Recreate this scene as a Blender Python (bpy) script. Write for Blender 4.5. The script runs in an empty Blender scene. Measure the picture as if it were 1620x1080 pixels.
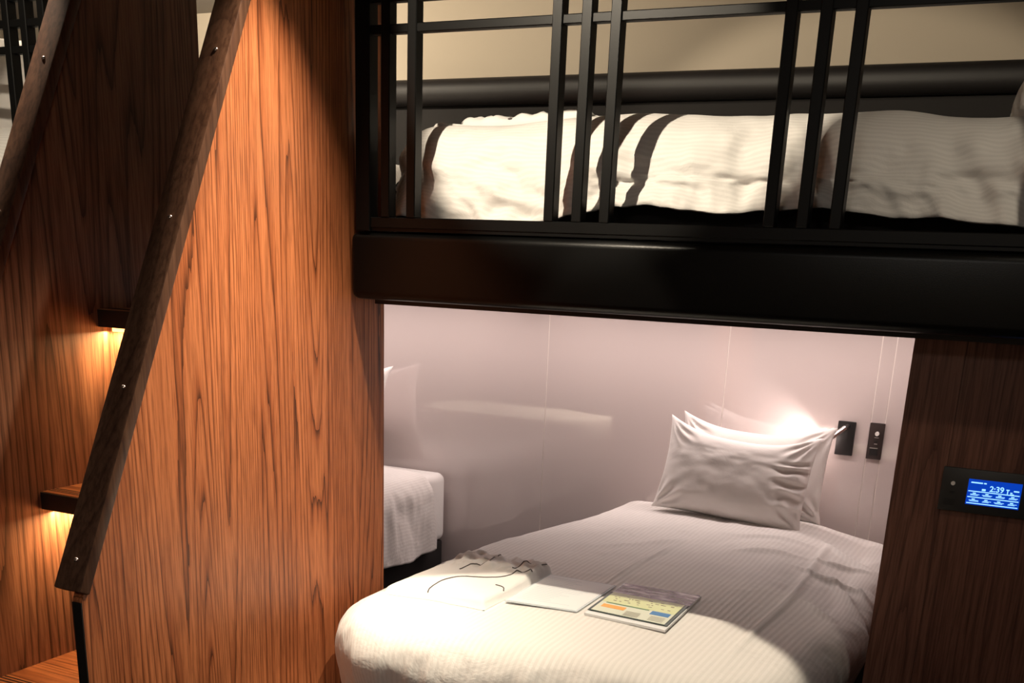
import bpy, bmesh, math, random
from mathutils import Vector, Matrix, noise

sc = bpy.context.scene
C = sc.collection
EYE = 1.45            # camera height; the heights below are written EYE + offset

# ------------------------------------------------------------------ camera
F_PX, CY_PX = 1741.2, 1010.2
yaw, pitch, roll = 0.44661488, 0.33146665, 0.04221091
fw = Vector((-math.sin(yaw) * math.cos(pitch), math.cos(yaw) * math.cos(pitch), -math.sin(pitch)))
rt = Vector((math.cos(yaw), math.sin(yaw), 0))
dn = fw.cross(rt)
cr, sr = math.cos(roll), math.sin(roll)
rt2 = rt * cr - dn * sr
dn2 = rt * sr + dn * cr
cam = bpy.data.cameras.new('camera')
cam.sensor_width = 36
cam.lens = F_PX / 1620 * 36
cam.shift_y = -(CY_PX - 540) / 1620 * -1
cam.clip_start = 0.02
camo = bpy.data.objects.new('camera', cam)
C.objects.link(camo)
M = Matrix((rt2, -dn2, -fw)).transposed().to_4x4()
M.translation = Vector((0, 0, EYE))
camo.matrix_world = M
sc.camera = camo

# ------------------------------------------------------------------ view, world
sc.view_settings.view_transform = 'Standard'
sc.view_settings.look = 'None'
sc.view_settings.gamma = 1
sc.view_settings.use_curve_mapping = False
sc.view_settings.exposure = 0.0
world = bpy.data.worlds.new('world')
sc.world = world
world.use_nodes = True
world.node_tree.nodes['Background'].inputs[0].default_value = (0.9, 0.8, 0.7, 1)
world.node_tree.nodes['Background'].inputs[1].default_value = 0.0


def spot(name, loc, target, power, size_deg, blend, color, radius=0.012):
    l = bpy.data.lights.new(name, 'SPOT')
    l.energy = power
    l.spot_size = math.radians(size_deg)
    l.spot_blend = blend
    l.color = color
    l.shadow_soft_size = radius
    o = bpy.data.objects.new(name, l)
    C.objects.link(o)
    o.location = loc
    o.rotation_euler = (Vector(target) - Vector(loc)).to_track_quat('-Z', 'Y').to_euler()
    return o


def area(name, loc, target, power, sx, sy, color, spread=180, up='Y'):
    l = bpy.data.lights.new(name, 'AREA')
    l.shape = 'RECTANGLE'
    l.size, l.size_y = sx, sy
    l.energy = power
    l.color = color
    l.spread = math.radians(spread)
    o = bpy.data.objects.new(name, l)
    C.objects.link(o)
    o.location = loc
    o.rotation_euler = (Vector(target) - Vector(loc)).to_track_quat('-Z', up).to_euler()
    return o


WARM = (1.0, 0.86, 0.66)
PINK = (1.0, 0.82, 0.76)
AMBER = (1.0, 0.62, 0.28)
CEIL = 2.40
LX, LY = -1.39, 2.16
# ceiling downlights in front of each bunk
MX = -3.95           # mirror plane sum of the two bunks
for sx, kb in ((lambda x: x, 1.0), (lambda x: MX - x, 0.45)):
    spot('downlight_beam', (sx(LX), LY, CEIL - 0.02), (sx(-1.71), 2.02, EYE - 0.80), 130, 63, 1.0, WARM)
    spot('panel_fill_beam', (sx(-0.80), 2.16, CEIL - 0.02), (sx(-1.71), 2.02, 0.80), 135, 46, 1.0, WARM)  # added unseen spot that evens out the light on the stair panel
    spot('bed_downlight_beam', (sx(-1.00), 2.25, CEIL - 0.02), (sx(-1.00), 2.12, 0.57), 135, 41.5, 0.12, WARM)
    spot('bunk_spot_beam', (sx(-1.38), 1.56, CEIL - 0.02), (sx(-1.12), 2.72, 1.88), 112 * kb, 46, 0.25, WARM)
spot('corner_fill_beam', (0.15, 1.7, CEIL - 0.02), (-0.10, 2.75, 1.72), 22, 75, 1.0, WARM, 0.05)  # unseen spot added to lift the bedding at the right end
# soft unseen lamp added behind the camera as ambient fill
area('ambient_fill', (-0.6, -0.6, CEIL - 0.03), (-0.6, -0.6, 0), 18, 0.6, 0.6, (1.0, 0.92, 0.82))
# unseen lamps added over the upper bunks to brighten the back wall
area('upper_wall_fill', (-1.95, 3.15, CEIL - 0.04), (-1.85, 4.2, 2.02), 4.5, 0.7, 0.1, WARM, 150)
area('upper_wall_fill', (-3.1, 3.15, CEIL - 0.04), (-3.2, 4.2, 2.02), 15, 0.9, 0.1, WARM, 150)
# LED strips below the bunk platforms, along the head wall
for cx in (-1.14, -2.81):
    area('strip_light', (cx, 3.93, EYE - 0.155), (cx, 3.95, 0), 7.6, 1.62, 0.03, PINK)
    area('strip_light', (cx, 4.13, EYE - 0.15), (cx, 4.15, 0), 0.8, 1.62, 0.015, PINK)


# ------------------------------------------------------------------ materials
def mat(name, color=(0.8, 0.8, 0.8), rough=0.5, metal=0.0, spec=0.5, emit=None, estr=0.0):
    m = bpy.data.materials.new(name)
    m.use_nodes = True
    b = m.node_tree.nodes['Principled BSDF']
    b.inputs['Base Color'].default_value = (*color, 1)
    b.inputs['Roughness'].default_value = rough
    b.inputs['Metallic'].default_value = metal
    b.inputs['Specular IOR Level'].default_value = spec
    if emit:
        b.inputs['Emission Color'].default_value = (*emit, 1)
        b.inputs['Emission Strength'].default_value = estr
    return m


def nd(m, t, **kw):
    n = m.node_tree.nodes.new(t)
    for k, v in kw.items():
        setattr(n, k, v)
    return n


def speckle(m, scale, strength, dist=0.001, detail=4):
    """fine noise bump and slight tone variation so that nothing is perfectly flat"""
    nt = m.node_tree
    b = nt.nodes['Principled BSDF']
    tc = nd(m, 'ShaderNodeTexCoord')
    n = nd(m, 'ShaderNodeTexNoise')
    n.inputs['Scale'].default_value = scale
    n.inputs['Detail'].default_value = detail
    bp = nd(m, 'ShaderNodeBump')
    bp.inputs['Strength'].default_value = strength
    bp.inputs['Distance'].default_value = dist
    nt.links.new(tc.outputs['Object'], n.inputs['Vector'])
    nt.links.new(n.outputs['Fac'], bp.inputs['Height'])
    nt.links.new(bp.outputs['Normal'], b.inputs['Normal'])
    return m


def wood(name, light, mid, dark, grain='Z', rough=0.42, seed=0.0, k=1.0):
    m = mat(name, light, rough, spec=0.35)
    nt = m.node_tree
    L = nt.links.new
    b = nt.nodes['Principled BSDF']
    tc = nd(m, 'ShaderNodeTexCoord')
    mp = nd(m, 'ShaderNodeMapping')
    s = {'Z': (1, 1, 0.04), 'X': (0.04, 1, 1)}[grain]
    mp.inputs['Scale'].default_value = s
    mp.inputs['Location'].default_value = (seed, seed * 1.7, seed * 0.6)
    L(tc.outputs['Object'], mp.inputs['Vector'])
    # cathedral figure: contour lines of a stretched noise
    n1 = nd(m, 'ShaderNodeTexNoise')
    n1.inputs['Scale'].default_value = 4.6 * k
    n1.inputs['Detail'].default_value = 1.3
    n1.inputs['Roughness'].default_value = 0.42
    n1.inputs['Distortion'].default_value = 0.15
    L(mp.outputs['Vector'], n1.inputs['Vector'])
    mu = nd(m, 'ShaderNodeMath', operation='MULTIPLY')
    mu.inputs[1].default_value = 30.0
    L(n1.outputs['Fac'], mu.inputs[0])
    # jitter the rings a little
    n2 = nd(m, 'ShaderNodeTexNoise')
    n2.inputs['Scale'].default_value = 40 * k
    n2.inputs['Detail'].default_value = 3
    L(mp.outputs['Vector'], n2.inputs['Vector'])
    ad = nd(m, 'ShaderNodeMath', operation='MULTIPLY_ADD')
    ad.inputs[1].default_value = 0.7
    L(n2.outputs['Fac'], ad.inputs[0])
    L(mu.outputs[0], ad.inputs[2])
    fr = nd(m, 'ShaderNodeMath', operation='FRACT')
    L(ad.outputs[0], fr.inputs[0])
    r1 = nd(m, 'ShaderNodeValToRGB')
    e = r1.color_ramp.elements
    e[0].position, e[0].color = 0.0, (*dark, 1)
    e[1].position, e[1].color = 1.0, (*mid, 1)
    e2 = e.new(0.16); e2.color = (*mid, 1)
    e3 = e.new(0.45); e3.color = (*light, 1)
    e4 = e.new(0.86); e4.color = (*light, 1)
    L(fr.outputs[0], r1.inputs['Fac'])
    # fine fibres
    n3 = nd(m, 'ShaderNodeTexNoise')
    n3.inputs['Scale'].default_value = 190 * k
    n3.inputs['Detail'].default_value = 4
    n3.inputs['Roughness'].default_value = 0.6
    L(mp.outputs['Vector'], n3.inputs['Vector'])
    r3 = nd(m, 'ShaderNodeValToRGB')
    r3.color_ramp.elements[0].position = 0.36
    r3.color_ramp.elements[0].color = (0.52, 0.46, 0.42, 1)
    r3.color_ramp.elements[1].position = 0.58
    r3.color_ramp.elements[1].color = (1.08, 1.05, 1.0, 1)
    L(n3.outputs['Fac'], r3.inputs['Fac'])
    mx = nd(m, 'ShaderNodeMix', data_type='RGBA', blend_type='MULTIPLY')
    mx.inputs['Factor'].default_value = 0.8
    L(r1.outputs['Color'], mx.inputs['A'])
    L(r3.outputs['Color'], mx.inputs['B'])
    # broad tone drift
    n4 = nd(m, 'ShaderNodeTexNoise')
    n4.inputs['Scale'].default_value = 9 * k
    L(mp.outputs['Vector'], n4.inputs['Vector'])
    r4 = nd(m, 'ShaderNodeValToRGB')
    r4.color_ramp.elements[0].position = 0.3
    r4.color_ramp.elements[0].color = (0.72, 0.64, 0.6, 1)
    r4.color_ramp.elements[1].position = 0.65
    r4.color_ramp.elements[1].color = (1.05, 1.05, 1.05, 1)
    L(n4.outputs['Fac'], r4.inputs['Fac'])
    mx2 = nd(m, 'ShaderNodeMix', data_type='RGBA', blend_type='MULTIPLY')
    mx2.inputs['Factor'].default_value = 0.8
    L(mx.outputs['Result'], mx2.inputs['A'])
    L(r4.outputs['Color'], mx2.inputs['B'])
    L(mx2.outputs['Result'], b.inputs['Base Color'])
    bp = nd(m, 'ShaderNodeBump')
    bp.inputs['Strength'].default_value = 0.12
    bp.inputs['Distance'].default_value = 0.001
    L(n3.outputs['Fac'], bp.inputs['Height'])
    L(bp.outputs['Normal'], b.inputs['Normal'])
    return m


def stripe_cloth(name, color, period=0.016, wr=0.35, stripes=True):
    """white cotton with woven satin stripes following the 'across' attribute, plus small creases"""
    m = mat(name, color, 0.85, spec=0.2)
    nt = m.node_tree
    L = nt.links.new
    b = nt.nodes['Principled BSDF']
    b.inputs['Sheen Weight'].default_value = 0.15
    tc = nd(m, 'ShaderNodeTexCoord')
    n = nd(m, 'ShaderNodeTexNoise')
    n.inputs['Scale'].default_value = 9
    n.inputs['Detail'].default_value = 5
    n.inputs['Roughness'].default_value = 0.55
    n.inputs['Distortion'].default_value = 0.6
    L(tc.outputs['Object'], n.inputs['Vector'])
    bp = nd(m, 'ShaderNodeBump')
    bp.inputs['Strength'].default_value = wr
    bp.inputs['Distance'].default_value = 0.012
    L(n.outputs['Fac'], bp.inputs['Height'])
    last = bp
    if stripes:
        at = nd(m, 'ShaderNodeAttribute', attribute_name='across')
        mu = nd(m, 'ShaderNodeMath', operation='MULTIPLY')
        mu.inputs[1].default_value = 2 * math.pi / period
        L(at.outputs['Fac'], mu.inputs[0])
        si = nd(m, 'ShaderNodeMath', operation='SINE')
        L(mu.outputs[0], si.inputs[0])
        rp = nd(m, 'ShaderNodeMapRange')
        rp.inputs['From Min'].default_value = -0.25
        rp.inputs['From Max'].default_value = 0.25
        L(si.outputs[0], rp.inputs['Value'])
        mx = nd(m, 'ShaderNodeMix', data_type='RGBA')
        mx.inputs['A'].default_value = (*[c * 0.93 for c in color], 1)
        mx.inputs['B'].default_value = (*color, 1)
        L(rp.outputs['Result'], mx.inputs['Factor'])
        L(mx.outputs['Result'], b.inputs['Base Color'])
        mr = nd(m, 'ShaderNodeMapRange')
        mr.inputs['To Min'].default_value = 0.9
        mr.inputs['To Max'].default_value = 0.5
        L(rp.outputs['Result'], mr.inputs['Value'])
        L(mr.outputs['Result'], b.inputs['Roughness'])
        b2 = nd(m, 'ShaderNodeBump')
        b2.inputs['Strength'].default_value = 0.12
        b2.inputs['Distance'].default_value = 0.002
        L(rp.outputs['Result'], b2.inputs['Height'])
        L(bp.outputs['Normal'], b2.inputs['Normal'])
        last = b2
    L(last.outputs['Normal'], b.inputs['Normal'])
    return m


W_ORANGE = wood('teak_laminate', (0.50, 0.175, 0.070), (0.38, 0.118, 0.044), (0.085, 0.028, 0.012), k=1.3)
W_LEFT = wood('teak_laminate_shaded', (0.31, 0.155, 0.095), (0.215, 0.105, 0.064), (0.07, 0.034, 0.022), seed=3.1)  # same teak, with the shade on the stair's left side put into its colour
W_TREAD = wood('teak_tread', (0.50, 0.20, 0.085), (0.36, 0.13, 0.052), (0.12, 0.042, 0.018), grain='X', seed=5.0)
W_CAP = wood('walnut_cap', (0.13, 0.065, 0.040), (0.11, 0.053, 0.032), (0.08, 0.038, 0.025), seed=7.7, k=0.6)
W_DARK = wood('dark_walnut_wall', (0.19, 0.09, 0.064), (0.16, 0.073, 0.052), (0.10, 0.044, 0.033), seed=9.3)
BLACK_METAL = speckle(mat('black_powder_coat', (0.003, 0.003, 0.003), 0.42, 0.0, 0.22), 300, 0.08)
LEATHER = speckle(mat('black_leather', (0.003, 0.003, 0.003), 0.30, 0.0, 0.22), 420, 0.25, 0.0006, 3)
DARK_EDGE = speckle(mat('dark_edge_band', (0.012, 0.009, 0.008), 0.5), 80, 0.1)
CHARCOAL = speckle(mat('charcoal_fabric', (0.016, 0.014, 0.0135), 0.8, 0, 0.3), 260, 0.3)
CHARCOAL2 = speckle(mat('charcoal_leather', (0.014, 0.012, 0.012), 0.5, 0, 0.4), 260, 0.2)
LACQUER = mat('pink_white_lacquer', (0.56, 0.49, 0.475), 0.035, 0, 1.0)
LACQUER.node_tree.nodes['Principled BSDF'].inputs['IOR'].default_value = 1.62
LACQ_JOINT = speckle(mat('joint_filler', (0.72, 0.66, 0.62), 0.5), 60, 0.1)
BEIGE = speckle(mat('beige_wallcovering', (0.50, 0.43, 0.34), 0.8, 0, 0.2), 220, 0.15)
CARPET = speckle(mat('dark_carpet', (0.02, 0.017, 0.016), 0.95, 0, 0.1), 400, 0.8, 0.003)
CEILM = speckle(mat('ceiling_paint', (0.30, 0.27, 0.24), 0.9), 150, 0.1)
DUVET = stripe_cloth('striped_duvet_cotton', (0.80, 0.775, 0.75), wr=0.6)
SHEET = stripe_cloth('white_sheet', (0.80, 0.78, 0.76), stripes=False)
PCASE = stripe_cloth('pillow_cotton', (0.80, 0.765, 0.74), stripes=False, wr=0.22)
GARMENT = stripe_cloth('garment_cotton', (0.80, 0.785, 0.77), stripes=False, wr=0.25)
PIPING = mat('grey_piping', (0.10, 0.085, 0.085), 0.6)
BRASS = mat('pinkish_steel', (0.8, 0.66, 0.6), 0.25, 1.0)
CHROME = mat('dark_chrome', (0.75, 0.72, 0.72), 0.3, 1.0)
PLATE = speckle(mat('black_plate', (0.012, 0.011, 0.011), 0.4), 300, 0.05)
PLATE2 = speckle(mat('dark_bronze_plate', (0.032, 0.022, 0.02), 0.4), 300, 0.05)
GREYPL = speckle(mat('dark_grey_panel', (0.022, 0.021, 0.020), 0.45), 300, 0.05)
WHITEP = mat('white_button', (0.8, 0.78, 0.75), 0.4)
PAPER = speckle(mat('white_paper', (0.80, 0.82, 0.83), 0.5), 30, 0.1)
SLEEVE = mat('glossy_sleeve', (0.66, 0.74, 0.80), 0.12, 0, 0.6)


# ------------------------------------------------------------------ mesh helpers
def link(name, me, m, parent=None, smooth=False):
    o = bpy.data.objects.new(name, me)
    C.objects.link(o)
    if m is not None:
        me.materials.append(m)
    if smooth:
        for p in me.polygons:
            p.use_smooth = True
    if parent is not None:
        o.parent = parent
    return o


def bm_box(bm, x0, x1, y0, y1, z0, z1, bevel=0.0, seg=2):
    r = bmesh.ops.create_cube(bm, size=1.0)
    vs = r['verts']
    for v in vs:
        v.co = Vector((x0 + (v.co.x + 0.5) * (x1 - x0), y0 + (v.co.y + 0.5) * (y1 - y0), z0 + (v.co.z + 0.5) * (z1 - z0)))
    if bevel > 0:
        es = list({e for v in vs for e in v.link_edges})
        bmesh.ops.bevel(bm, geom=es, offset=bevel, segments=seg, profile=0.5, affect='EDGES')


def finish(bm, name, m, parent=None, smooth=False, loc=None):
    bmesh.ops.recalc_face_normals(bm, faces=bm.faces)
    me = bpy.data.meshes.new(name)
    bm.to_mesh(me)
    bm.free()
    o = link(name, me, m, parent, smooth)
    if smooth:
        try:
            me.set_sharp_from_angle(angle=math.radians(35))
        except Exception:
            pass
    if loc is not None:
        o.location = loc
    return o


def box(name, x0, x1, y0, y1, z0, z1, m, parent=None, bevel=0.0, seg=2, boxes=None):
    bm = bmesh.new()
    bm_box(bm, x0, x1, y0, y1, z0, z1, bevel, seg)
    for b in (boxes or []):
        bm_box(bm, *b, bevel, seg)
    return finish(bm, name, m, parent, smooth=bevel > 0)


def struct(o):
    o['kind'] = 'structure'
    return o


def thing(name, label, cat, loc, group=None):
    o = bpy.data.objects.new(name, None)
    o.empty_display_size = 0.05
    C.objects.link(o)
    o.location = loc
    return tag(o, label, cat, group)


def tag(o, label, cat, group=None):
    o['label'] = label
    o['category'] = cat
    if group:
        o['group'] = group
    return o


def into(parent):
    """parts are modelled in world coordinates: shift them so that the parent's place is their origin"""
    bpy.context.view_layer.update()
    inv = Matrix.Translation(-parent.location)
    for c in parent.children:
        c.data.transform(inv)
        for g in c.children:
            g.data.transform(inv)


def extrude_x(bm, pts, x0, x1):
    """pts: list of (y, z) outline, extruded from x0 to x1"""
    a = [bm.verts.new((x0, y, z)) for y, z in pts]
    b = [bm.verts.new((x1, y, z)) for y, z in pts]
    bm.faces.new(a)
    bm.faces.new(list(reversed(b)))
    n = len(pts)
    for i in range(n):
        bm.faces.new((a[i], b[i], b[(i + 1) % n], a[(i + 1) % n]))


def tube_mesh(bm, pts, r, n=8):
    rings = []
    for i, p in enumerate(pts):
        p = Vector(p)
        t = (Vector(pts[min(i + 1, len(pts) - 1)]) - Vector(pts[max(i - 1, 0)])).normalized()
        u = t.cross(Vector((0, 0, 1)))
        if u.length < 1e-3:
            u = t.cross(Vector((1, 0, 0)))
        u.normalize()
        w = t.cross(u)
        rings.append([bm.verts.new(p + (u * math.cos(2 * math.pi * k / n) + w * math.sin(2 * math.pi * k / n)) * r) for k in range(n)])
    for i in range(len(rings) - 1):
        for k in range(n):
            bm.faces.new((rings[i][k], rings[i][(k + 1) % n], rings[i + 1][(k + 1) % n], rings[i + 1][k]))
    bm.faces.new(rings[0])
    bm.faces.new(list(reversed(rings[-1])))


def fbm(x, y, z=0.0, o=3):
    s, a = 0.0, 1.0
    for _ in range(o):
        s += a * noise.noise(Vector((x, y, z)))
        x, y, z, a = x * 2.03, y * 2.03, z * 2.03, a * 0.5
    return s


def sstep(a, b, x):
    t = max(0.0, min(1.0, (x - a) / (b - a)))
    return t * t * (3 - 2 * t)


# ------------------------------------------------------------------ room shell
YW = 4.20            # head wall
struct(box('floor', -4.9, 1.3, -1.6, 4.3, -0.05, 0.0, CARPET))
struct(box('ceiling', -4.9, 1.3, -1.6, 4.3, CEIL, CEIL + 0.05, CEILM))
struct(box('wall_front', -4.9, 1.3, -1.6, -1.55, 0, CEIL, BEIGE))
struct(box('wall_left', -4.9, -4.85, -1.6, 4.3, 0, CEIL, BEIGE))
struct(box('wall_east', 1.25, 1.3, -1.6, 2.67, 0, CEIL, W_DARK))

# lacquered head wall, in panels with narrow bright joints
bm = bmesh.new()
joints = [-4.85, -4.15, -3.41, -2.74, -1.903, -1.158, -0.605, -0.555, 0.6]
for a, b in zip(joints[:-1], joints[1:]):
    bm_box(bm, a + 0.0022, b - 0.0022, YW, YW + 0.02, 0, 1.40)
wb = struct(finish(bm, 'wall_back', LACQUER))
struct(box('wall_back_core', -4.85, 0.6, YW + 0.0015, YW + 0.06, 0, 1.40, LACQ_JOINT))
struct(box('wall_upper', -4.85, 0.6, YW, YW + 0.06, 1.40, CEIL, BEIGE))

# dark wood wall right of the sleeping alcove (front face at y = 2.67), with one groove
XA = -0.3165
YD = 2.67
bm = bmesh.new()
bm_box(bm, XA, -0.2065, YD, YD + 0.05, 0, 1.335)
bm_box(bm, -0.2035, 1.25, YD, YD + 0.05, 0, 1.335)
bm_box(bm, XA, 1.25, YD + 0.004, YD + 0.06, 0, 1.335)
bm_box(bm, XA, XA + 0.02, YD + 0.05, YW, 0, 1.335)
struct(finish(bm, 'wall_right', W_DARK))
struct(box('wall_bunk_end', 0.55, 0.6, 2.56, YW, 1.50, CEIL, BEIGE))
# plinth strip of the alcove wall and floor trim
struct(box('baseboard_right', XA + 0.001, 1.24, YD - 0.006, YD, 0.0, 0.06, DARK_EDGE))


# ------------------------------------------------------------------ staircase between the two bunks
XR, XL = -1.71, -2.215
SL = 2.045           # slope of the stair sides


def cap_line(y):     # height of the outer edge of the handrail cap above a given y (right side)
    return EYE + 0.497 + (y - 2.10) * SL


stair = thing('staircase', 'steep wooden staircase with orange teak grain sides between the two bunks', 'staircase', (-2.0, 2.0, 0))
YN = 1.541           # front vertical edge of the side panels


def side_panel(x0, x1, m, label=None, YF=YD):
    zc = lambda y: cap_line(y) - 0.045
    ztop = CEIL - 0.005
    ytop = 2.10 + (ztop + 0.045 - EYE - 0.497) / SL
    bm = bmesh.new()
    extrude_x(bm, [(YN, 0.0), (YF, 0.0), (YF, ztop), (ytop, ztop), (YN, zc(YN))], x0, x1)
    o = finish(bm, 'side_panel', m, stair)
    if label:
        o['label'] = label
    e = box('edge_band', x0 + 0.0004, x1 - 0.0004, YN - 0.003, YN + 0.0005, 0.0, zc(YN) - 0.004, DARK_EDGE, stair)
    return o


side_panel(XR - 0.026, XR, W_ORANGE, 'spotlit orange teak side panel')
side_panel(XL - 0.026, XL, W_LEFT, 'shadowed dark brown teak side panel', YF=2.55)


def handrail(x0, x1, screws):
    t = 0.028
    d = Vector((0, 1, SL)).normalized()
    nrm = Vector((0, -SL, 1)).normalized()
    y0, y1 = 1.53, 2.10 + (CEIL - EYE - 0.497) / SL + 0.05
    p0 = Vector((0, y0, cap_line(y0)))
    p1 = Vector((0, y1, cap_line(y1)))
    bm = bmesh.new()
    q = [p0, p1, p1 - nrm * t, p0 - nrm * t]
    extrude_x(bm, [(v.y, v.z) for v in q], x0, x1)
    bmesh.ops.bevel(bm, geom=list(bm.edges), offset=0.004, segments=2, profile=0.5, affect='EDGES')
    # keep under the ceiling
    for v in bm.verts:
        if v.co.z > CEIL - 0.004:
            v.co.y -= (v.co.z - (CEIL - 0.004)) / SL
            v.co.z = CEIL - 0.004
    o = finish(bm, 'handrail', W_CAP, stair, smooth=True)
    for y in screws:
        bm = bmesh.new()
        c = Vector(((x0 + x1) / 2 + 0.004, y, cap_line(y)))
        rot = nrm.to_track_quat('Z', 'Y').to_matrix().to_4x4()
        bmesh.ops.create_uvsphere(bm, u_segments=14, v_segments=8, radius=0.0052, matrix=Matrix.Translation(c + nrm * 0.0005) @ rot @ Matrix.Diagonal((1, 1, 0.6, 1)))
        finish(bm, 'screw', BRASS, o, smooth=True)
    return o


handrail(XR - 0.066, XR + 0.009, (1.558, 1.72, 1.884, 2.05))
handrail(XL - 0.066, XL + 0.009, (1.558, 1.72, 1.884, 2.05))

# treads, risers and the warm lamps under each tread
TR = [(1.69, 1.96, 0.431), (1.901, 2.186, 0.864), (2.131, 2.40, 1.292)]
bm_r = bmesh.new()
for i, (yn, yr, zt) in enumerate(TR):
    bm = bmesh.new()
    x0, x1 = XL, XR - 0.026
    bm_box(bm, x0, x1, yn, yr + 0.015, zt - 0.045, zt, 0.003, 2)
    tr = finish(bm, 'tread', W_TREAD, stair, smooth=True)
    bm = bmesh.new()
    for k in range(3):
        bm_box(bm, x0 + 0.004, x1 - 0.004, yn + 0.018 + k * 0.012, yn + 0.022 + k * 0.012, zt - 0.002, zt + 0.0008)
    finish(bm, 'grip_strip', DARK_EDGE, tr)
    nose = box('nosing', x0 + 0.001, x1 - 0.001, yn - 0.004, yn, zt - 0.044, zt - 0.002, DARK_EDGE, tr)
    zb = TR[i - 1][2] if i else 0.0
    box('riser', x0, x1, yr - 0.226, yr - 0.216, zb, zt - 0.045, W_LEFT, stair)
    if i:
        h = box('step_lamp', -2.20, -2.08, yr - 0.242, yr - 0.227, zt - 0.056, zt - 0.0455,
                mat('step_lamp_lens', (1, 0.8, 0.5), 0.4, emit=(1, 0.45, 0.12), estr=5), stair)
        area('step_lamp_light', (-2.14, yr - 0.250, zt - 0.056), (-2.14, yr - 0.25, 0), 1.9, 0.14, 0.012, AMBER, up='X')
# landing at the top, between the bunks
box('landing', XL, XR - 0.027, 2.50, YW, 1.44, 1.50, W_TREAD, stair, bevel=0.003)
into(stair)


# ------------------------------------------------------------------ bunks: platform, fascia, guard rail, back bolster
def rounded_strip(name, x0, x1, y0, y1, z0, z1, r, m, parent):
    bm = bmesh.new()
    bm_box(bm, x0, x1, y0, y1, z0, z1)
    bmesh.ops.bevel(bm, geom=list(bm.edges), offset=r, segments=6, profile=0.5, affect='EDGES')
    return finish(bm, name, m, parent, smooth=True)


def bunk(mirror, label):
    S = (lambda x: MX - x) if mirror else (lambda x: x)
    X = lambda a, b: (min(S(a), S(b)), max(S(a), S(b)))
    xr = 1.2 if not mirror else 0.33
    root = thing('upper_bunk', label, 'bunk bed', (S(-0.6), 2.6, 1.34), 'upper bunks beside the staircase')
    a, b = X(XR + 0.002, xr)
    box('platform', a + 0.03, b - 0.03, 2.575, 4.19, 1.325, 1.495, DARK_EDGE, root)
    rounded_strip('padded_fascia', a, b, 2.50, 2.574, EYE - 0.112, EYE + 0.053, 0.022, LEATHER, root)
    # guard rail
    rail = None
    bm = bmesh.new()
    a, b = X(-1.668, xr)
    bm_box(bm, a, b, 2.505, 2.535, EYE + 0.062, EYE + 0.088, 0.002, 1)
    bm_box(bm, a, b, 2.508, 2.532, EYE + 0.055, EYE + 0.0625)
    rail = finish(bm, 'guard_rail', BLACK_METAL, root, smooth=True)
    for z in (0.499, 0.566, 0.632):
        bm = bmesh.new()
        a, b = X(-1.668, xr)
        bm_box(bm, a, b, 2.508, 2.532, EYE + z - 0.001, EYE + z + 0.019, 0.002, 1)
        finish(bm, 'crossbar', BLACK_METAL, rail, smooth=True)
    bm = bmesh.new()
    a, b = X(-1.687, -1.645)
    bm_box(bm, a, b, 2.50, 2.54, EYE + 0.054, CEIL - 0.002, 0.002, 1)
    finish(bm, 'corner_post', BLACK_METAL, rail, smooth=True)
    px = [-1.602, -1.528]
    g = -1.152
    while g < xr:
        px += [g, g + 0.071, g + 0.140]
        g += 0.521
    if mirror:
        px = [x - 0.065 for x in px[1:]]
    for x in px:
        if not (x < xr - 0.02):
            continue
        bm = bmesh.new()
        a, b = X(x - 0.0125, x + 0.0125)
        bm_box(bm, a, b, 2.503, 2.537, EYE + 0.088, EYE + 0.70, 0.002, 1)
        finish(bm, 'baluster', BLACK_METAL, rail, smooth=True)
    # charcoal bolster along the wall
    a, b = (-2.85, 0.54) if not mirror else (-4.49, -2.852)
    rounded_strip('bolster', a, b, 4.06, 4.198, EYE + 0.555, EYE + 0.648, 0.04, CHARCOAL2, root)
    rounded_strip('back_pad', a, b, 4.12, 4.198, EYE + 0.10, EYE + 0.562, 0.02, CHARCOAL, root)
    into(root)
    return root


bunk(False, 'black leather edged upper bunk with black guard rail right of the staircase')
bunk(True, 'upper bunk with black guard rail glimpsed at far left beyond the stairs')


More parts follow.
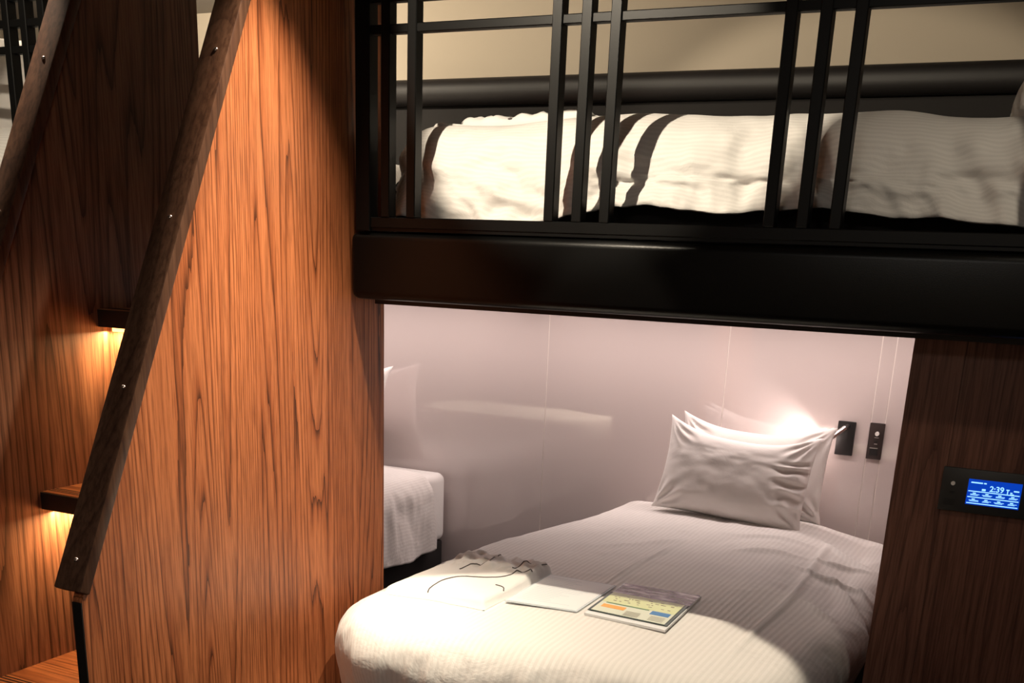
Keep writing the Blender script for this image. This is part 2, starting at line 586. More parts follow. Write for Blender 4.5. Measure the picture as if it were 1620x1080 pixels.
# ------------------------------------------------------------------ bedding
def duvet(name, x0, x1, y0, y1, ztop, zhem, re, rc, seed, hfun, sfun=None, m=DUVET, cell=0.008, xshift=None, tuck=0.03, rh=None):
    """A draped quilt: rounded rectangle footprint, rounded edge, hanging hem; length along Y."""
    per = []
    rh = rh or rc
    segs = [((x0 + rc, y0), (x1 - rc, y0)), ((x1, y0 + rc), (x1, y1 - rh)), ((x1 - rh, y1), (x0 + rh, y1)), ((x0, y1 - rh), (x0, y0 + rc))]
    cs = [(x1 - rc, y0 + rc, -90, rc), (x1 - rh, y1 - rh, 0, rh), (x0 + rh, y1 - rh, 90, rh), (x0 + rc, y0 + rc, 180, rc)]
    nrm = [(0, -1), (1, 0), (0, 1), (-1, 0)]
    for (p, q), (cx, cy, a0, rr_), n_ in zip(segs, cs, nrm):
        L = math.dist(p, q)
        k = max(2, int(L / cell))
        for i in range(k):
            t = i / k
            per.append(((p[0] + (q[0] - p[0]) * t, p[1] + (q[1] - p[1]) * t), n_))
        k = max(4, int(rr_ * 1.57 / cell))
        for i in range(k):
            a = math.radians(a0 + 90 * i / k)
            per.append(((cx + rr_ * math.cos(a), cy + rr_ * math.sin(a)), (math.cos(a), math.sin(a))))
    N = len(per)
    xc = (x0 + x1) / 2
    w = (x1 - x0) / 2
    rings = []
    inner = int((w - re) / cell)
    for i in range(inner):
        rings.append(('in', i / inner))
    ne = max(5, int(re * 1.57 / cell))
    for i in range(ne):
        rings.append(('edge', i / ne * math.pi / 2))
    nh = max(2, int((ztop - re - zhem) / cell))
    for i in range(nh + 1):
        rings.append(('hem', i / nh))
    verts, across = [], []
    for kind, t in rings:
        for (b, n_) in per:
            nx, ny = n_
            ib = (b[0] - nx * re, b[1] - ny * re)
            if kind == 'in':
                sp = (xc, max(y0 + w, min(y1 - w, b[1])))
                x = sp[0] + (ib[0] - sp[0]) * t
                y = sp[1] + (ib[1] - sp[1]) * t
                z = ztop
                side = 0.0
                drop = 0.0
            elif kind == 'edge':
                x = ib[0] + nx * re * math.sin(t)
                y = ib[1] + ny * re * math.sin(t)
                drop = re * (1 - math.cos(t))
                z = ztop - drop
                side = math.sin(t)
            else:
                drop = re + (ztop - re - zhem) * t
                inn = tuck * t ** 1.5
                x = b[0] - nx * inn
                y = b[1] - ny * inn
                z = ztop - drop
                side = 1.0
            dz = hfun(x, y) * (1 - side * 0.8)
            z += dz
            if side > 0.02:
                s_ = side * (0.012 * fbm(x * 7 + seed, y * 7, z * 3, 3) + 0.008 * fbm(x * 17 + seed, y * 17, z * 4, 2))
                if sfun:
                    s_ += side * sfun(x, y, z)
                x += nx * s_
                y += ny * s_
                z += 0.010 * side * fbm(x * 3 + seed, y * 3, 5, 2) * (1 if kind == 'hem' else 0)
            if xshift:
                x += xshift(x, y)
            verts.append((x, y, z))
            across.append(x * (1) + nx * drop * 1.0)
    faces = []
    R_ = len(rings)
    for r in range(R_ - 1):
        for i in range(N):
            j = (i + 1) % N
            faces.append((r * N + i, r * N + j, (r + 1) * N + j, (r + 1) * N + i))
    me = bpy.data.meshes.new(name)
    me.from_pydata(verts, [], faces)
    at = me.attributes.new('across', 'FLOAT', 'POINT')
    at.data.foreach_set('value', across)
    bm = bmesh.new()
    bm.from_mesh(me)
    bmesh.ops.remove_doubles(bm, verts=bm.verts, dist=0.0006)
    bmesh.ops.recalc_face_normals(bm, faces=bm.faces)
    bm.to_mesh(me)
    bm.free()
    o = link(name, me, m, None, smooth=True)
    sol = o.modifiers.new('thickness', 'SOLIDIFY')
    sol.thickness = 0.006
    sol.offset = -1
    return o


def seg_dist(x, y, a, b):
    ax, ay = a
    bx, by = b
    dx, dy = bx - ax, by - ay
    t = max(0, min(1, ((x - ax) * dx + (y - ay) * dy) / (dx * dx + dy * dy)))
    return math.hypot(x - ax - dx * t, y - ay - dy * t), t


def ridge(x, y, a, b, h, w):
    d, t = seg_dist(x, y, a, b)
    return h * math.exp(-(d / w) ** 2) * (0.25 + 0.75 * math.sin(math.pi * t))


Z_BED = 0.583
FOLDS = [((-1.05, 3.42), (-1.07, 2.78), 0.005, 0.012), ((-0.63, 3.40), (-0.40, 3.33), 0.014, 0.014),
         ((-0.60, 3.55), (-0.42, 3.62), 0.012, 0.016), ((-0.62, 3.82), (-0.40, 3.62), 0.010, 0.014),
         ((-0.52, 3.38), (-0.38, 3.10), 0.014, 0.013), ((-0.46, 3.42), (-0.36, 3.2), 0.012, 0.012),
         ((-0.55, 3.10), (-0.45, 2.98), 0.010, 0.012), ((-0.95, 3.62), (-0.62, 3.70), 0.007, 0.02),
         ((-0.85, 3.40), (-0.64, 3.52), 0.006, 0.02), ((-1.3, 3.2), (-1.0, 3.5), 0.004, 0.03)]


def bed_h(x, y):
    h = 0.012 * (1 - ((x + 0.98) / 0.6) ** 2) + 0.004 * fbm(x * 3, y * 2.4, 1.0, 2)
    if y > 2.9:
        h += 0.006 * sstep(2.9, 3.3, y) * fbm(x * 6, y * 4, 2.0, 3)
    h -= 0.06 * sstep(-0.75, -0.40, x) * sstep(2.5, 3.2, y)
    # straight raised crease of the cover near its right side
    if 2.3 < y < 3.85:
        h += 0.009 * math.exp(-((x + 0.592) / 0.009) ** 2) * sstep(2.3, 2.7, y) * (1 - sstep(3.7, 3.85, y))
    for a, b, hh, ww in FOLDS:
        h += ridge(x, y, a, b, hh * 1.5, ww)
    return h


def taper(x, y):
    return 0.15 * sstep(2.9, 4.0, y) * max(-0.25, min(1.0, (-0.95 - x) / 0.6))


# platform bases, mattresses
def low_bed(x0, x1, label_b, label_m, zt, dz=0.03):
    bs = thing('bed_base', label_b, 'bed base', ((x0 + x1) / 2, 3.2, 0), 'low bed bases against the head wall')
    box('upholstered_box', x0 + 0.02, x1 - 0.02, 2.22, 4.17, 0.05, 0.26, CHARCOAL, bs, bevel=0.01)
    box('plinth', x0 + 0.06, x1 - 0.06, 2.28, 4.12, 0.0, 0.05, DARK_EDGE, bs)
    into(bs)
    m = box('mattress', x0 + 0.01, x1 - 0.01, 2.20, 4.18, 0.26, zt - dz, SHEET, None, bevel=0.035, seg=5)
    tag(m, label_m, 'mattress', 'lower mattresses')


low_bed(-1.55, -0.40, 'charcoal box base of the lower bed right of the stair panel',
        'white sheeted mattress under the duvet with papers on it', Z_BED, 0.11)
low_bed(-3.52, -2.34, 'charcoal box base of the far bed seen past the stair panel',
        'white sheeted mattress of the far bed, corner showing past the stair panel', 0.59)

dv = duvet('duvet', -1.655, -0.37, 2.13, 4.12, Z_BED, 0.22, 0.11, 0.30, 0.0, bed_h,
           sfun=lambda x, y, z: 0.012 * math.sin((y + x * 0.6) * 23 + 3 * fbm(x * 2, y * 2, z * 2, 2)) * sstep(0.55, 0.3, z),
           xshift=taper, tuck=0.07, rh=0.115)
tag(dv, 'white striped duvet on the lower bed with papers and a folded garment on it', 'duvet', 'duvets')


def twin_h(x, y):
    return 0.012 * (1 - ((x + 2.93) / 0.6) ** 2) + 0.006 * fbm(x * 4 + 9, y * 4, 1, 3)


dv2 = duvet('duvet', -3.58, -2.285, 2.10, 4.03, 0.59, 0.27, 0.09, 0.10, 4.0, twin_h,
            sfun=lambda x, y, z: 0.018 * math.sin(y * 17 + 1.5) * sstep(0.5, 0.2, z), tuck=-0.01)
tag(dv2, 'white striped duvet corner hanging from the far bed beside the stair panel', 'duvet', 'duvets')


# upper mattress and duvet (length along X)
def upper_bed(mirror):
    S = (lambda x: MX - x) if mirror else (lambda x: x)
    a, b = sorted((S(-1.69), S(0.50)))
    m = box('mattress', a, b, 2.665, 4.05, 1.498, 1.64, CHARCOAL, None, bevel=0.03, seg=4)  # dark colour stands in for the shade on the sheet below the duvet
    tag(m, 'shade-darkened grey mattress on the upper bunk ' + ('at far left' if mirror else 'behind the right guard rail'), 'mattress', 'upper mattresses')

    def hf(x, y):            # x across (world y), y along (world x)
        h = 0.012 * fbm(x * 4, y * 3, 3, 3)
        h += 0.025 * sstep(-1.5, -1.1, y) - 0.012 * sstep(-0.8, -0.3, y)
        return h

    def sf(x, y, z):
        s = 0.026 * fbm(y * 5, z * 9, 2, 3) + 0.018 * fbm(y * 13 + z * 10, z * 16, 4, 3) * sstep(1.72, 1.58, z)
        # swag folds on the right half
        for yy, ww in ((-0.32, 0.05), (-0.22, 0.035), (-0.12, 0.05), (-0.45, 0.08)):
            s += 0.016 * math.exp(-(((y + (z - 1.65) * 0.5) - yy) / ww) ** 2)
        return s
    d = duvet('duvet', -4.06, -2.615, -1.685, 0.30, 1.765, 1.535, 0.12, 0.10, 2.0, hf, sfun=sf, tuck=-0.03)
    # local (x, y, z) -> world (y, -x, z)
    for v in d.data.vertices:
        x, y, z = v.co
        wx, wy = y, -x
        if -0.98 - 0.25 < wx and z < 1.66:
            z += 0.035 * sstep(-1.25, -0.95, wx) * sstep(1.66, 1.58, z) - 0.02 * sstep(-0.45, -0.2, wx) * sstep(1.66, 1.58, z)
        z += 0.012 * fbm(wx * 6, 3.3, 0, 3) * sstep(1.66, 1.58, z)
        if mirror:
            wx = S(wx)
        v.co = (wx, wy, z)
    bm = bmesh.new()
    bm.from_mesh(d.data)
    bmesh.ops.recalc_face_normals(bm, faces=bm.faces)
    bm.to_mesh(d.data)
    bm.free()
    tag(d, 'puffy white striped duvet on the upper bunk ' + ('at far left' if mirror else 'behind the right guard rail'), 'duvet', 'duvets')


upper_bed(False)
upper_bed(True)


# ------------------------------------------------------------------ pillows
def pillow(name, w, h, t, seed, loc, lean, yawr, label, group, sag=0.0, ear=0.05, roll=0.0, right_pinch=0.0):
    nu, nv = 84, 60
    verts, faces = [], []
    idx = {}
    for side in (-1, 1):
        for i in range(nu + 1):
            for j in range(nv + 1):
                a = -1 + 2 * i / nu
                b = -1 + 2 * j / nv
                on = i in (0, nu) or j in (0, nv)
                if on and side == 1:
                    idx[(1, i, j)] = idx[(-1, i, j)]
                    continue
                pin_a = 1 - 0.035 * (1 - abs(b) ** 2.2)
                pin_b = 1 - 0.035 * (1 - abs(a) ** 2.2)
                x = a * w / 2 * pin_a * (1 + ear * (abs(a) * abs(b)) ** 5)
                z = b * h / 2 * pin_b * (1 + ear * (abs(a) * abs(b)) ** 5)
                th = max(0.0, (1 - abs(a) ** 3.4)) ** 0.5 * max(0.0, (1 - abs(b) ** 3.4)) ** 0.5
                th *= 1 - 0.18 * b          # heavier towards the bottom
                edge = max(abs(a), abs(b))
                # creases running in from the edges
                cre = 0.0
                for ca, cb in ((-1, -1), (1, -1), (1, 1), (-1, 1)):
                    da, db = abs(a - ca) * w / h, abs(b - cb)
                    dd = math.hypot(da, db)
                    an = math.atan2(db, da)
                    cre += 0.007 * sstep(0.08, 0.3, dd) * (1 - sstep(0.35, 0.85, dd)) * math.sin(an * 13 + 2.5 * fbm(dd * 1.5, ca + seed, cb, 2))
                cre += 0.012 * right_pinch * sstep(0.45, 0.95, a) * (1 - sstep(0.97, 1, edge)) * math.sin(b * 22 + 4 * fbm(a * 2, b * 3, seed, 2)) * sstep(-0.9, -0.2, b) * sstep(0.7, 0.2, b)
                y = side * (t / 2 * th + cre + 0.004 * fbm(a * 3 + seed, b * 3, side, 2) * th)
                # crown collapses in the middle of the top edge and folds forward
                sg = sag * max(0, 1 - abs(a + 0.05) ** 2.6) * sstep(0.1, 1.0, b)
                z -= sg
                y -= 0.25 * sg * sstep(0.3, 1, b)
                idx[(side, i, j)] = len(verts)
                verts.append((x, y, z))
    for side in (-1, 1):
        for i in range(nu):
            for j in range(nv):
                f = [idx[(side, i, j)], idx[(side, i + 1, j)], idx[(side, i + 1, j + 1)], idx[(side, i, j + 1)]]
                if side == 1:
                    f.reverse()
                faces.append(f)
    me = bpy.data.meshes.new(name)
    me.from_pydata(verts, [], faces)
    o = link(name, me, PCASE, None, smooth=True)
    # bake the pose: bottom edge rests at loc
    R = Matrix.Rotation(yawr, 4, 'Z') @ Matrix.Rotation(-lean, 4, 'X') @ Matrix.Rotation(roll, 4, 'Y')
    me.transform(Matrix.Translation((0, 0, h / 2 * 0.93)))
    me.transform(R)
    o.location = loc
    tag(o, label, 'pillow', group)
    return o


pillow('pillow', 0.545, 0.34, 0.13, 1.0, (-1.02, 3.87, 0.60), math.radians(14), math.radians(0), 'plump white pillow in front of the other on the lower bed', 'lower pillows', sag=0.05, ear=0.03, roll=math.radians(4), right_pinch=1.0)
pillow('pillow', 0.555, 0.345, 0.11, 6.0, (-0.992, 4.045, 0.60), math.radians(5), math.radians(0), 'white pillow against the wall, behind the front pillow and beside the reading lamp', 'lower pillows', sag=0.045, ear=0.03, roll=math.radians(1.5))
pillow('pillow', 0.60, 0.40, 0.12, 11.0, (-2.90, 4.03, 0.60), math.radians(8), 0, 'white pillow at the head of the far bed behind the stair panel', 'lower pillows', sag=0.03, ear=0.10)
pillow('pillow', 0.62, 0.42, 0.14, 3.0, (-0.20, 3.16, 1.775), math.radians(30), math.radians(-86), 'white pillow leaning at the right end of the upper bunk', 'upper pillows', sag=0.02, ear=0.1)
pillow('pillow', 0.62, 0.46, 0.14, 8.0, (-3.42, 3.0, 1.76), math.radians(32), math.radians(10), 'white pillow behind the far left guard rail', 'upper pillows', sag=0.02, ear=0.1)


# ------------------------------------------------------------------ folded garments
def garment(name, quad, thick, base, seed, crumple, label, group, m=GARMENT, n=60):
    """quad: four (x, y) corners: front-left, front-right, back-right, back-left"""
    fl, fr, br, bl = [Vector(q) for q in quad]

    def P(a, b):
        return (fl * (1 - a) + fr * a) * (1 - b) + (bl * (1 - a) + br * a) * b

    def H(a, b):
        ed = min(a, 1 - a, b, 1 - b)
        h = thick * (1 - (1 - min(1, ed / 0.06)) ** 2) ** 0.5
        c = crumple(a, b)
        h += c * (0.010 * abs(fbm(a * 7 + seed, b * 7, 1, 3)) + 0.014 * (1 - abs(noise.noise(Vector((a * 6 + seed, b * 9, 2)))) * 2)) * min(1, ed / 0.05)
        h += 0.0025 * fbm(a * 4 + seed, b * 4, 0, 3) * min(1, ed / 0.05)
        return h
    verts, faces = [], []
    for i in range(n + 1):
        for j in range(n + 1):
            a, b = i / n, j / n
            wob = 0.006 * fbm(a * 3 + seed, b * 3, 7, 2)
            p = P(a, b)
            verts.append((p.x + wob, p.y - wob, base(p.x, p.y) + H(a, b)))
    nb = len(verts)
    for i in range(n + 1):
        for j in range(n + 1):
            p = P(i / n, j / n)
            verts.append((verts[i * (n + 1) + j][0], verts[i * (n + 1) + j][1], base(p.x, p.y)))
    q = n + 1
    for i in range(n):
        for j in range(n):
            faces.append((i * q + j, (i + 1) * q + j, (i + 1) * q + j + 1, i * q + j + 1))
            faces.append((nb + i * q + j, nb + i * q + j + 1, nb + (i + 1) * q + j + 1, nb + (i + 1) * q + j))
    for k in range(n):
        faces.append((k, k + 1, nb + k + 1, nb + k))
        faces.append((n * q + k + 1, n * q + k, nb + n * q + k, nb + n * q + k + 1))
        faces.append(((k + 1) * q, k * q, nb + k * q, nb + (k + 1) * q))
        faces.append((k * q + n, (k + 1) * q + n, nb + (k + 1) * q + n, nb + k * q + n))
    root = thing(name, label, 'garment', (P(0.5, 0.5).x, P(0.5, 0.5).y, base(*P(0.5, 0.5))), group)
    me = bpy.data.meshes.new('folded_cloth')
    me.from_pydata(verts, [], faces)
    link('folded_cloth', me, m, root, smooth=True)
    return root, P, H




def base_low(x, y):
    d = x + 1.655
    drop = 0.11 - math.sqrt(max(0, 0.11 ** 2 - (0.11 - d) ** 2)) if d < 0.11 else 0
    return Z_BED + bed_h(x, y) + 0.001 - drop

g1, P1, H1 = garment('folded_pyjamas', [(-1.545, 2.415), (-1.235, 2.405), (-1.235, 2.83), (-1.525, 2.86)], 0.024, base_low, 2.0,
                     lambda a, b: sstep(0.55, 0.75, b), 'white folded pyjamas with thin dark piping on the lower bed', 'folded pyjamas')
bm = bmesh.new()


def pipe_line(ctrl, r=0.0016):
    pts = []
    for (a0, b0), (a1, b1) in zip(ctrl[:-1], ctrl[1:]):
        for k in range(8):
            t = k / 8
            a, b = a0 + (a1 - a0) * t, b0 + (b1 - b0) * t
            p = P1(a, b)
            pts.append((p.x, p.y, base_low(p.x, p.y) + H1(a, b) + 0.001))
    tube_mesh(bm, pts, r, 6)


def smooth_ctrl(c, n=4):
    for _ in range(2):
        d = [c[0]]
        for p, q in zip(c[:-1], c[1:]):
            d.append((p[0] * .75 + q[0] * .25, p[1] * .75 + q[1] * .25))
            d.append((p[0] * .25 + q[0] * .75, p[1] * .25 + q[1] * .75))
        d.append(c[-1])
        c = d
    return c


pipe_line(smooth_ctrl([(0.43, 0.02), (0.36, 0.22), (0.42, 0.40), (0.62, 0.45), (0.78, 0.55), (0.85, 0.70), (0.97, 0.72)]))
pipe_line(smooth_ctrl([(0.30, 0.55), (0.33, 0.66), (0.47, 0.70), (0.45, 0.85), (0.42, 0.97)]))
pipe_line(smooth_ctrl([(0.83, 0.38), (0.93, 0.36), (0.97, 0.30)]))
pipe_line(smooth_ctrl([(0.75, 0.72), (0.80, 0.86), (0.9, 0.84), (0.97, 0.95)]))
finish(bm, 'piping', PIPING, g1, smooth=True)
into(g1)


def upper_surface(x, y):
    return 1.765 + 0.012 * fbm(-y * 4, x * 3, 3, 3) + 0.025 * sstep(-1.5, -1.1, x) - 0.012 * sstep(-0.8, -0.3, x)


g2, P2, H2 = garment('folded_pyjamas', [(-1.56, 2.80), (-1.21, 2.80), (-1.20, 3.06), (-1.55, 3.06)], 0.022, lambda x, y: upper_surface(x, y) + 0.001, 5.0,
                     lambda a, b: 0.6, 'crumpled white pyjamas lying on the upper bunk duvet behind the rail', 'folded pyjamas')
for a, b in ((0.42, 0.04), (0.6, 0.30)):
    p = P2(a, b)
    bm = bmesh.new()
    bmesh.ops.create_uvsphere(bm, u_segments=12, v_segments=8, radius=0.007, matrix=Matrix.Translation((p.x, p.y - 0.002, upper_surface(p.x, p.y) + H2(a, b))) @ Matrix.Diagonal((1, 1, 0.4, 1)))
    finish(bm, 'button', PIPING, g2, smooth=True)
into(g2)


# ------------------------------------------------------------------ papers on the lower bed
def flat_part(name, quad, z0, z1, m, parent, bevel=0.0):
    bm = bmesh.new()
    lo = [bm.verts.new((x, y, base_avg + z0)) for x, y in quad]
    hi = [bm.verts.new((x, y, base_avg + z1)) for x, y in quad]
    bm.faces.new(list(reversed(lo)))
    bm.faces.new(hi)
    for i in range(4):
        bm.faces.new((lo[i], lo[(i + 1) % 4], hi[(i + 1) % 4], hi[i]))
    return finish(bm, name, m, parent)


def quad_of(fl, fr, br, bl):
    def Q(a0, a1, b0, b1):
        def p(a, b):
            x = (fl[0] * (1 - a) + fr[0] * a) * (1 - b) + (bl[0] * (1 - a) + br[0] * a) * b
            y = (fl[1] * (1 - a) + fr[1] * a) * (1 - b) + (bl[1] * (1 - a) + br[1] * a) * b
            return (x, y)
        return [p(a0, b0), p(a1, b0), p(a1, b1), p(a0, b1)]
    return Q


def top_of(pts):
    xs = [p[0] for p in pts]
    ys = [p[1] for p in pts]
    return max(Z_BED + bed_h(min(xs) + (max(xs) - min(xs)) * i / 8, min(ys) + (max(ys) - min(ys)) * j / 8) for i in range(9) for j in range(9))


c1 = [(-1.221, 2.495), (-1.021, 2.512), (-1.023, 2.796), (-1.228, 2.796)]
base_avg = top_of(c1) + 0.0005
sh = thing('paper_sheet', 'white sheet in a clear bluish sleeve, between the pyjamas and the leaflets', 'paper', (-1.12, 2.65, base_avg))
Q = quad_of(*c1)
flat_part('clear_sleeve', Q(0, 1, 0, 1), 0.0, 0.003, SLEEVE, sh)
flat_part('page', Q(0.025, 0.975, 0.015, 0.985), 0.0031, 0.0038, PAPER, sh)
bm = bmesh.new()
random.seed(4)
for k in range(16):
    b = 0.90 - k * 0.052
    lo = Q(0.1, 0.1 + random.uniform(0.35, 0.75), b, b + 0.010)
    bm.faces.new([bm.verts.new((x, y, base_avg + 0.00395)) for x, y in lo])
finish(bm, 'printed_lines', mat('faint_ink', (0.60, 0.68, 0.72), 0.6), sh)
into(sh)

c2 = [(-0.999, 2.508), (-0.774, 2.487), (-0.786, 2.826), (-1.011, 2.826)]
base_avg = top_of(c2) + 0.0005
lf = thing('leaflet_stack', 'green and yellow printed leaflet over a purple photo sheet on the lower bed', 'leaflet', (-0.89, 2.66, base_avg))
Q = quad_of(*c2)
GREEN = mat('pale_yellow_green_print', (0.62, 0.66, 0.34), 0.35)
PHOTO = mat('photo_print', (0.3, 0.25, 0.33), 0.18, 0, 0.6)
nt = PHOTO.node_tree
tcn = nd(PHOTO, 'ShaderNodeTexCoord')
mpn = nd(PHOTO, 'ShaderNodeMapping')
mpn.inputs['Scale'].default_value = (10, 38, 1)
nn = nd(PHOTO, 'ShaderNodeTexNoise')
nn.inputs['Scale'].default_value = 1.0
nn.inputs['Detail'].default_value = 3
rr = nd(PHOTO, 'ShaderNodeValToRGB')
rr.color_ramp.elements[0].position = 0.40
rr.color_ramp.elements[0].color = (0.035, 0.025, 0.05, 1)
rr.color_ramp.elements[1].position = 0.62
rr.color_ramp.elements[1].color = (0.75, 0.72, 0.80, 1)
ee = rr.color_ramp.elements.new(0.5)
ee.color = (0.20, 0.14, 0.24, 1)
nt.links.new(tcn.outputs['Object'], mpn.inputs['Vector'])
nt.links.new(mpn.outputs['Vector'], nn.inputs['Vector'])
nt.links.new(nn.outputs['Fac'], rr.inputs['Fac'])
nt.links.new(rr.outputs['Color'], nt.nodes['Principled BSDF'].inputs['Base Color'])
flat_part('white_booklet', Q(0, 1, 0, 1), 0.0, 0.006, PAPER, lf)
flat_part('photo_sheet', Q(0.02, 0.99, 0.60, 0.995), 0.0061, 0.0075, PHOTO, lf)
flat_part('backing_card', Q(0.0, 0.985, 0.075, 0.66), 0.0078, 0.0086, mat('dark_green_border', (0.02, 0.045, 0.035), 0.4), lf)
pg = flat_part('printed_page', Q(0.035, 0.945, 0.09, 0.65), 0.0088, 0.0094, mat('pale_page', (0.66, 0.70, 0.56), 0.35), lf)
flat_part('yellow_panel', Q(0.035, 0.945, 0.36, 0.65), 0.0095, 0.0097, GREEN, lf)
flat_part('orange_box', Q(0.09, 0.38, 0.215, 0.30), 0.0095, 0.0098, mat('orange_ink', (0.85, 0.36, 0.03), 0.4), lf)
flat_part('blue_box', Q(0.68, 0.91, 0.26, 0.35), 0.0095, 0.0098, mat('blue_ink', (0.0, 0.16, 0.42), 0.4), lf)
flat_part('green_rule', Q(0.10, 0.64, 0.335, 0.355), 0.00975, 0.0099, mat('green_ink', (0.05, 0.20, 0.05), 0.4), lf)
bm = bmesh.new()
for k in range(34):
    a = random.uniform(0.1, 0.85)
    b = random.choice((0.42, 0.47, 0.52, 0.57))
    s = Q(a, a + random.uniform(0.015, 0.05), b, b + random.uniform(0.010, 0.022))
    bm.faces.new([bm.verts.new((x, y, base_avg + 0.00985)) for x, y in s])
for k in range(9):
    b = 0.11 + k * 0.025 if k < 5 else 0.12 + (k - 5) * 0.03
    a = 0.42 if k < 5 else 0.72
    s = Q(a, a + 0.18, b, b + 0.008)
    bm.faces.new([bm.verts.new((x, y, base_avg + 0.00985)) for x, y in s])
finish(bm, 'small_print', mat('brown_ink', (0.16, 0.12, 0.07), 0.5), lf)['kind'] = 'stuff'
into(lf)


# ------------------------------------------------------------------ fittings on the head wall
def cyl(bm, c, axis, r, h, n=24, bevel=0.0):
    rot = Vector(axis).to_track_quat('Z', 'Y').to_matrix().to_4x4()
    bmesh.ops.create_cone(bm, cap_ends=True, segments=n, radius1=r, radius2=r, depth=h, matrix=Matrix.Translation(c) @ rot)


lamp = thing('reading_lamp', 'black wall reading lamp with tilted chrome tube, right of the pillows', 'wall lamp', (-0.685, YW, 0.88))
box('wall_plate', -0.718, -0.655, YW - 0.012, YW - 0.0005, 0.818, 0.940, PLATE, lamp, bevel=0.0015)
bm = bmesh.new()
cyl(bm, (-0.682, YW - 0.047, 0.924), (0, 1, 0), 0.008, 0.072)
finish(bm, 'pivot', PLATE, lamp, smooth=True)
p_hi = Vector((-0.680, YW - 0.080, 0.927))
p_lo = Vector((-0.719, YW - 0.115, 0.889))
bm = bmesh.new()
cyl(bm, (p_hi + p_lo) / 2, p_lo - p_hi, 0.0085, (p_lo - p_hi).length)
tb = finish(bm, 'lamp_tube', CHROME, lamp, smooth=True)
bm = bmesh.new()
d_ = (p_lo - p_hi).normalized()
cyl(bm, p_lo + d_ * 0.001, d_, 0.0075, 0.003)
finish(bm, 'lamp_lens', mat('lamp_lens', (1, 0.95, 0.9), 0.4, emit=(1, 0.85, 0.75), estr=6), tb)
into(lamp)
spot('reading_lamp_light', p_lo + d_ * 0.012 + Vector((0, 0.05, 0.0)), (-1.25, YW - 0.05, 0.80), 8, 110, 0.9, PINK, 0.01)

sw = thing('switch_plate', 'narrow dark bronze switch plate with round white knob near the alcove edge', 'switch', (-0.579, YW, 0.88))
box('plate', -0.605, -0.553, YW - 0.009, YW - 0.0005, 0.814, 0.944, PLATE2, sw, bevel=0.0015)
bm = bmesh.new()
cyl(bm, (-0.576, YW - 0.013, 0.907), (0, 1, 0), 0.0075, 0.008)
finish(bm, 'knob', WHITEP, sw, smooth=True)
bm = bmesh.new()
bm_box(bm, -0.584, -0.569, YW - 0.0105, YW - 0.009, 0.8915, 0.8935)
finish(bm, 'mark', CHROME, sw)
bm = bmesh.new()
bm_box(bm, -0.582, -0.571, YW - 0.0105, YW - 0.009, 0.868, 0.871)
finish(bm, 'mark', CHROME, sw)
box('slot', -0.583, -0.571, YW - 0.0102, YW - 0.009, 0.873, 0.882, PLATE, sw)
bm = bmesh.new()
bm_box(bm, -0.596, -0.566, YW - 0.012, YW - 0.009, 0.828, 0.856, 0.001)
finish(bm, 'rocker', PLATE, sw)
box('rocker_edge', -0.595, -0.567, YW - 0.0135, YW - 0.009, 0.853, 0.856, CHROME, sw)
into(sw)

# ------------------------------------------------------------------ control panel on the dark wood wall
ZC = EYE
cp = thing('control_panel', 'dark grey control panel with glowing blue clock screen on the dark wood wall', 'control panel', (-0.10, YD, EYE - 0.45))
Yp = YD - 0.010
box('panel_plate', -0.211, 0.02, Yp, YD - 0.0002, EYE - 0.500, EYE - 0.402, GREYPL, cp, bevel=0.0015)
bm = bmesh.new()
cyl(bm, (-0.186, Yp - 0.002, EYE - 0.437), (0, 1, 0), 0.0045, 0.004)
finish(bm, 'round_button', WHITEP, cp, smooth=True)
box('slot', -0.191, -0.181, Yp - 0.001, Yp, EYE - 0.460, EYE - 0.455, PLATE, cp)
box('socket', -0.199, -0.179, Yp - 0.001, Yp, EYE - 0.487, EYE - 0.474, PLATE, cp)
SCR = mat('blue_screen', (0.0, 0.02, 0.2), 0.2, emit=(0.0, 0.045, 0.46), estr=1.0)
INK = mat('screen_glyphs', (0.3, 0.6, 1), 0.4, emit=(0.30, 0.66, 1.0), estr=1.3)
sx0, sx1, sz0, sz1 = -0.154, -0.043, EYE - 0.480, EYE - 0.423
screen = box('screen', sx0, sx1, Yp - 0.002, Yp, sz0, sz1, SCR, cp)
W_, H_ = sx1 - sx0, sz1 - sz0
bm = bmesh.new()


def g_rect(u0, u1, v0, v1):
    bm_box(bm, sx0 + u0 * W_, sx0 + u1 * W_, Yp - 0.0026, Yp - 0.0021, sz1 - v1 * H_, sz1 - v0 * H_)


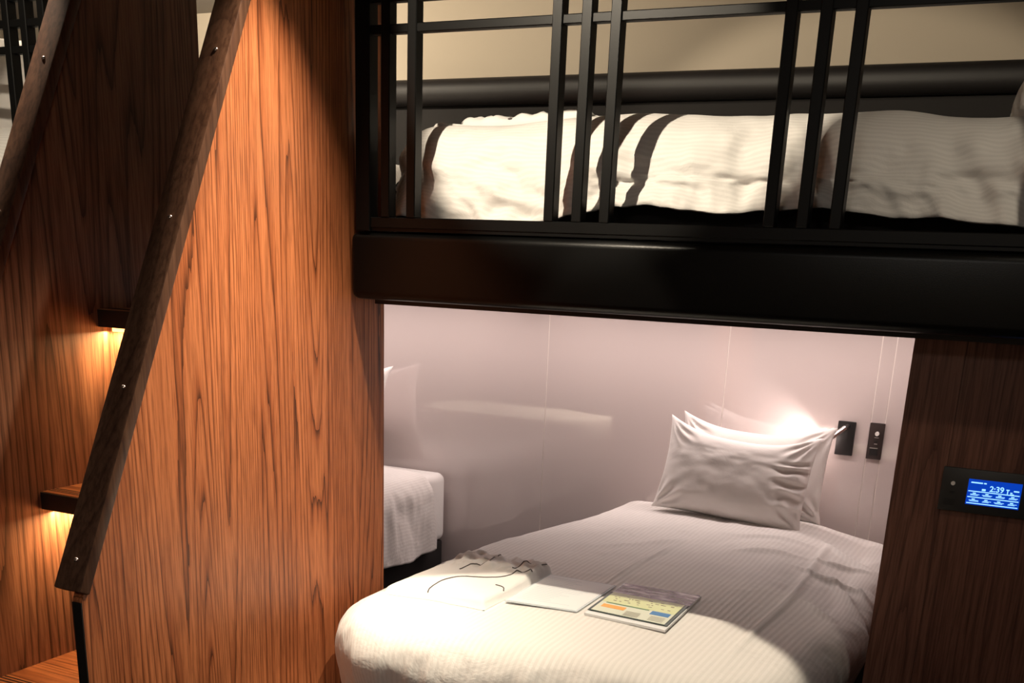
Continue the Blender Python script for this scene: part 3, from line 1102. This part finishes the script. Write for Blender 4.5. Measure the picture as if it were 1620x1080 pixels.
random.seed(9)
g_rect(0.05, 0.27, 0.10, 0.15); g_rect(0.29, 0.34, 0.10, 0.15)
g_rect(0.27, 0.34, 0.34, 0.42)
g_rect(0.72, 0.78, 0.26, 0.30); g_rect(0.74, 0.76, 0.30, 0.44); g_rect(0.80, 0.84, 0.36, 0.40); g_rect(0.86, 0.96, 0.28, 0.33); g_rect(0.80, 0.87, 0.42, 0.45)
for v in (0.45, 0.68, 0.92):
    g_rect(0.02, 0.98, v, v + 0.035)
for c in range(4):
    for r in range(2):
        u = 0.05 + c * 0.24
        v = 0.52 + r * 0.235
        g_rect(u + 0.06, u + 0.12, v, v + 0.04)
        g_rect(u + random.uniform(0, .04), u + 0.19, v + 0.055, v + 0.075)
        g_rect(u + 0.02, u + random.uniform(0.14, 0.2), v + 0.09, v + 0.11)
finish(bm, 'screen_marks', INK, screen)
fc = bpy.data.curves.new('clock_digits', 'FONT')
fc.body = '2:39'
fc.size = 0.0175
fc.offset = 0.0003
fc.extrude = 0.0003
fo = bpy.data.objects.new('clock_digits_src', fc)
C.objects.link(fo)
bpy.context.view_layer.update()
me = bpy.data.meshes.new_from_object(fo.evaluated_get(bpy.context.evaluated_depsgraph_get()))
bpy.data.objects.remove(fo)
me.transform(Matrix.Translation((sx0 + 0.41 * W_, Yp - 0.0026, sz1 - 0.41 * H_)) @ Matrix.Rotation(math.pi / 2, 4, 'X'))
me.materials.clear()
link('clock_digits', me, INK, screen)
into(cp)

# ------------------------------------------------------------------ light fittings
def fitting(name, x, y, label, group):
    bm = bmesh.new()
    cyl(bm, (x, y, CEIL - 0.004), (0, 0, 1), 0.045, 0.008, 32)
    o = finish(bm, name, WHITEP, None, smooth=True)
    tag(o, label, 'ceiling light', group)


fitting('downlight', -1.40, LY - 0.13, 'round recessed downlight in the ceiling in front of the right bunk', 'ceiling downlights')
fitting('downlight', MX + 1.40, LY - 0.13, 'round recessed downlight in the ceiling in front of the left bunk', 'ceiling downlights')
fitting('downlight', 0.15, 1.7, 'added disc for the unseen fill spot near the right side wall', 'ceiling downlights')  # fitting added out of view to go with the corner fill spot
for x0, x1, lab in ((-1.70, -0.34, 'slim light strip under the right bunk along the wall'), (-3.6, -2.30, 'slim light strip under the left bunk along the wall')):
    o = box('light_strip', x0, x1, 3.91, 3.95, 1.312, 1.324, WHITEP)
    tag(o, lab, 'light strip', 'strip lights under the bunks')
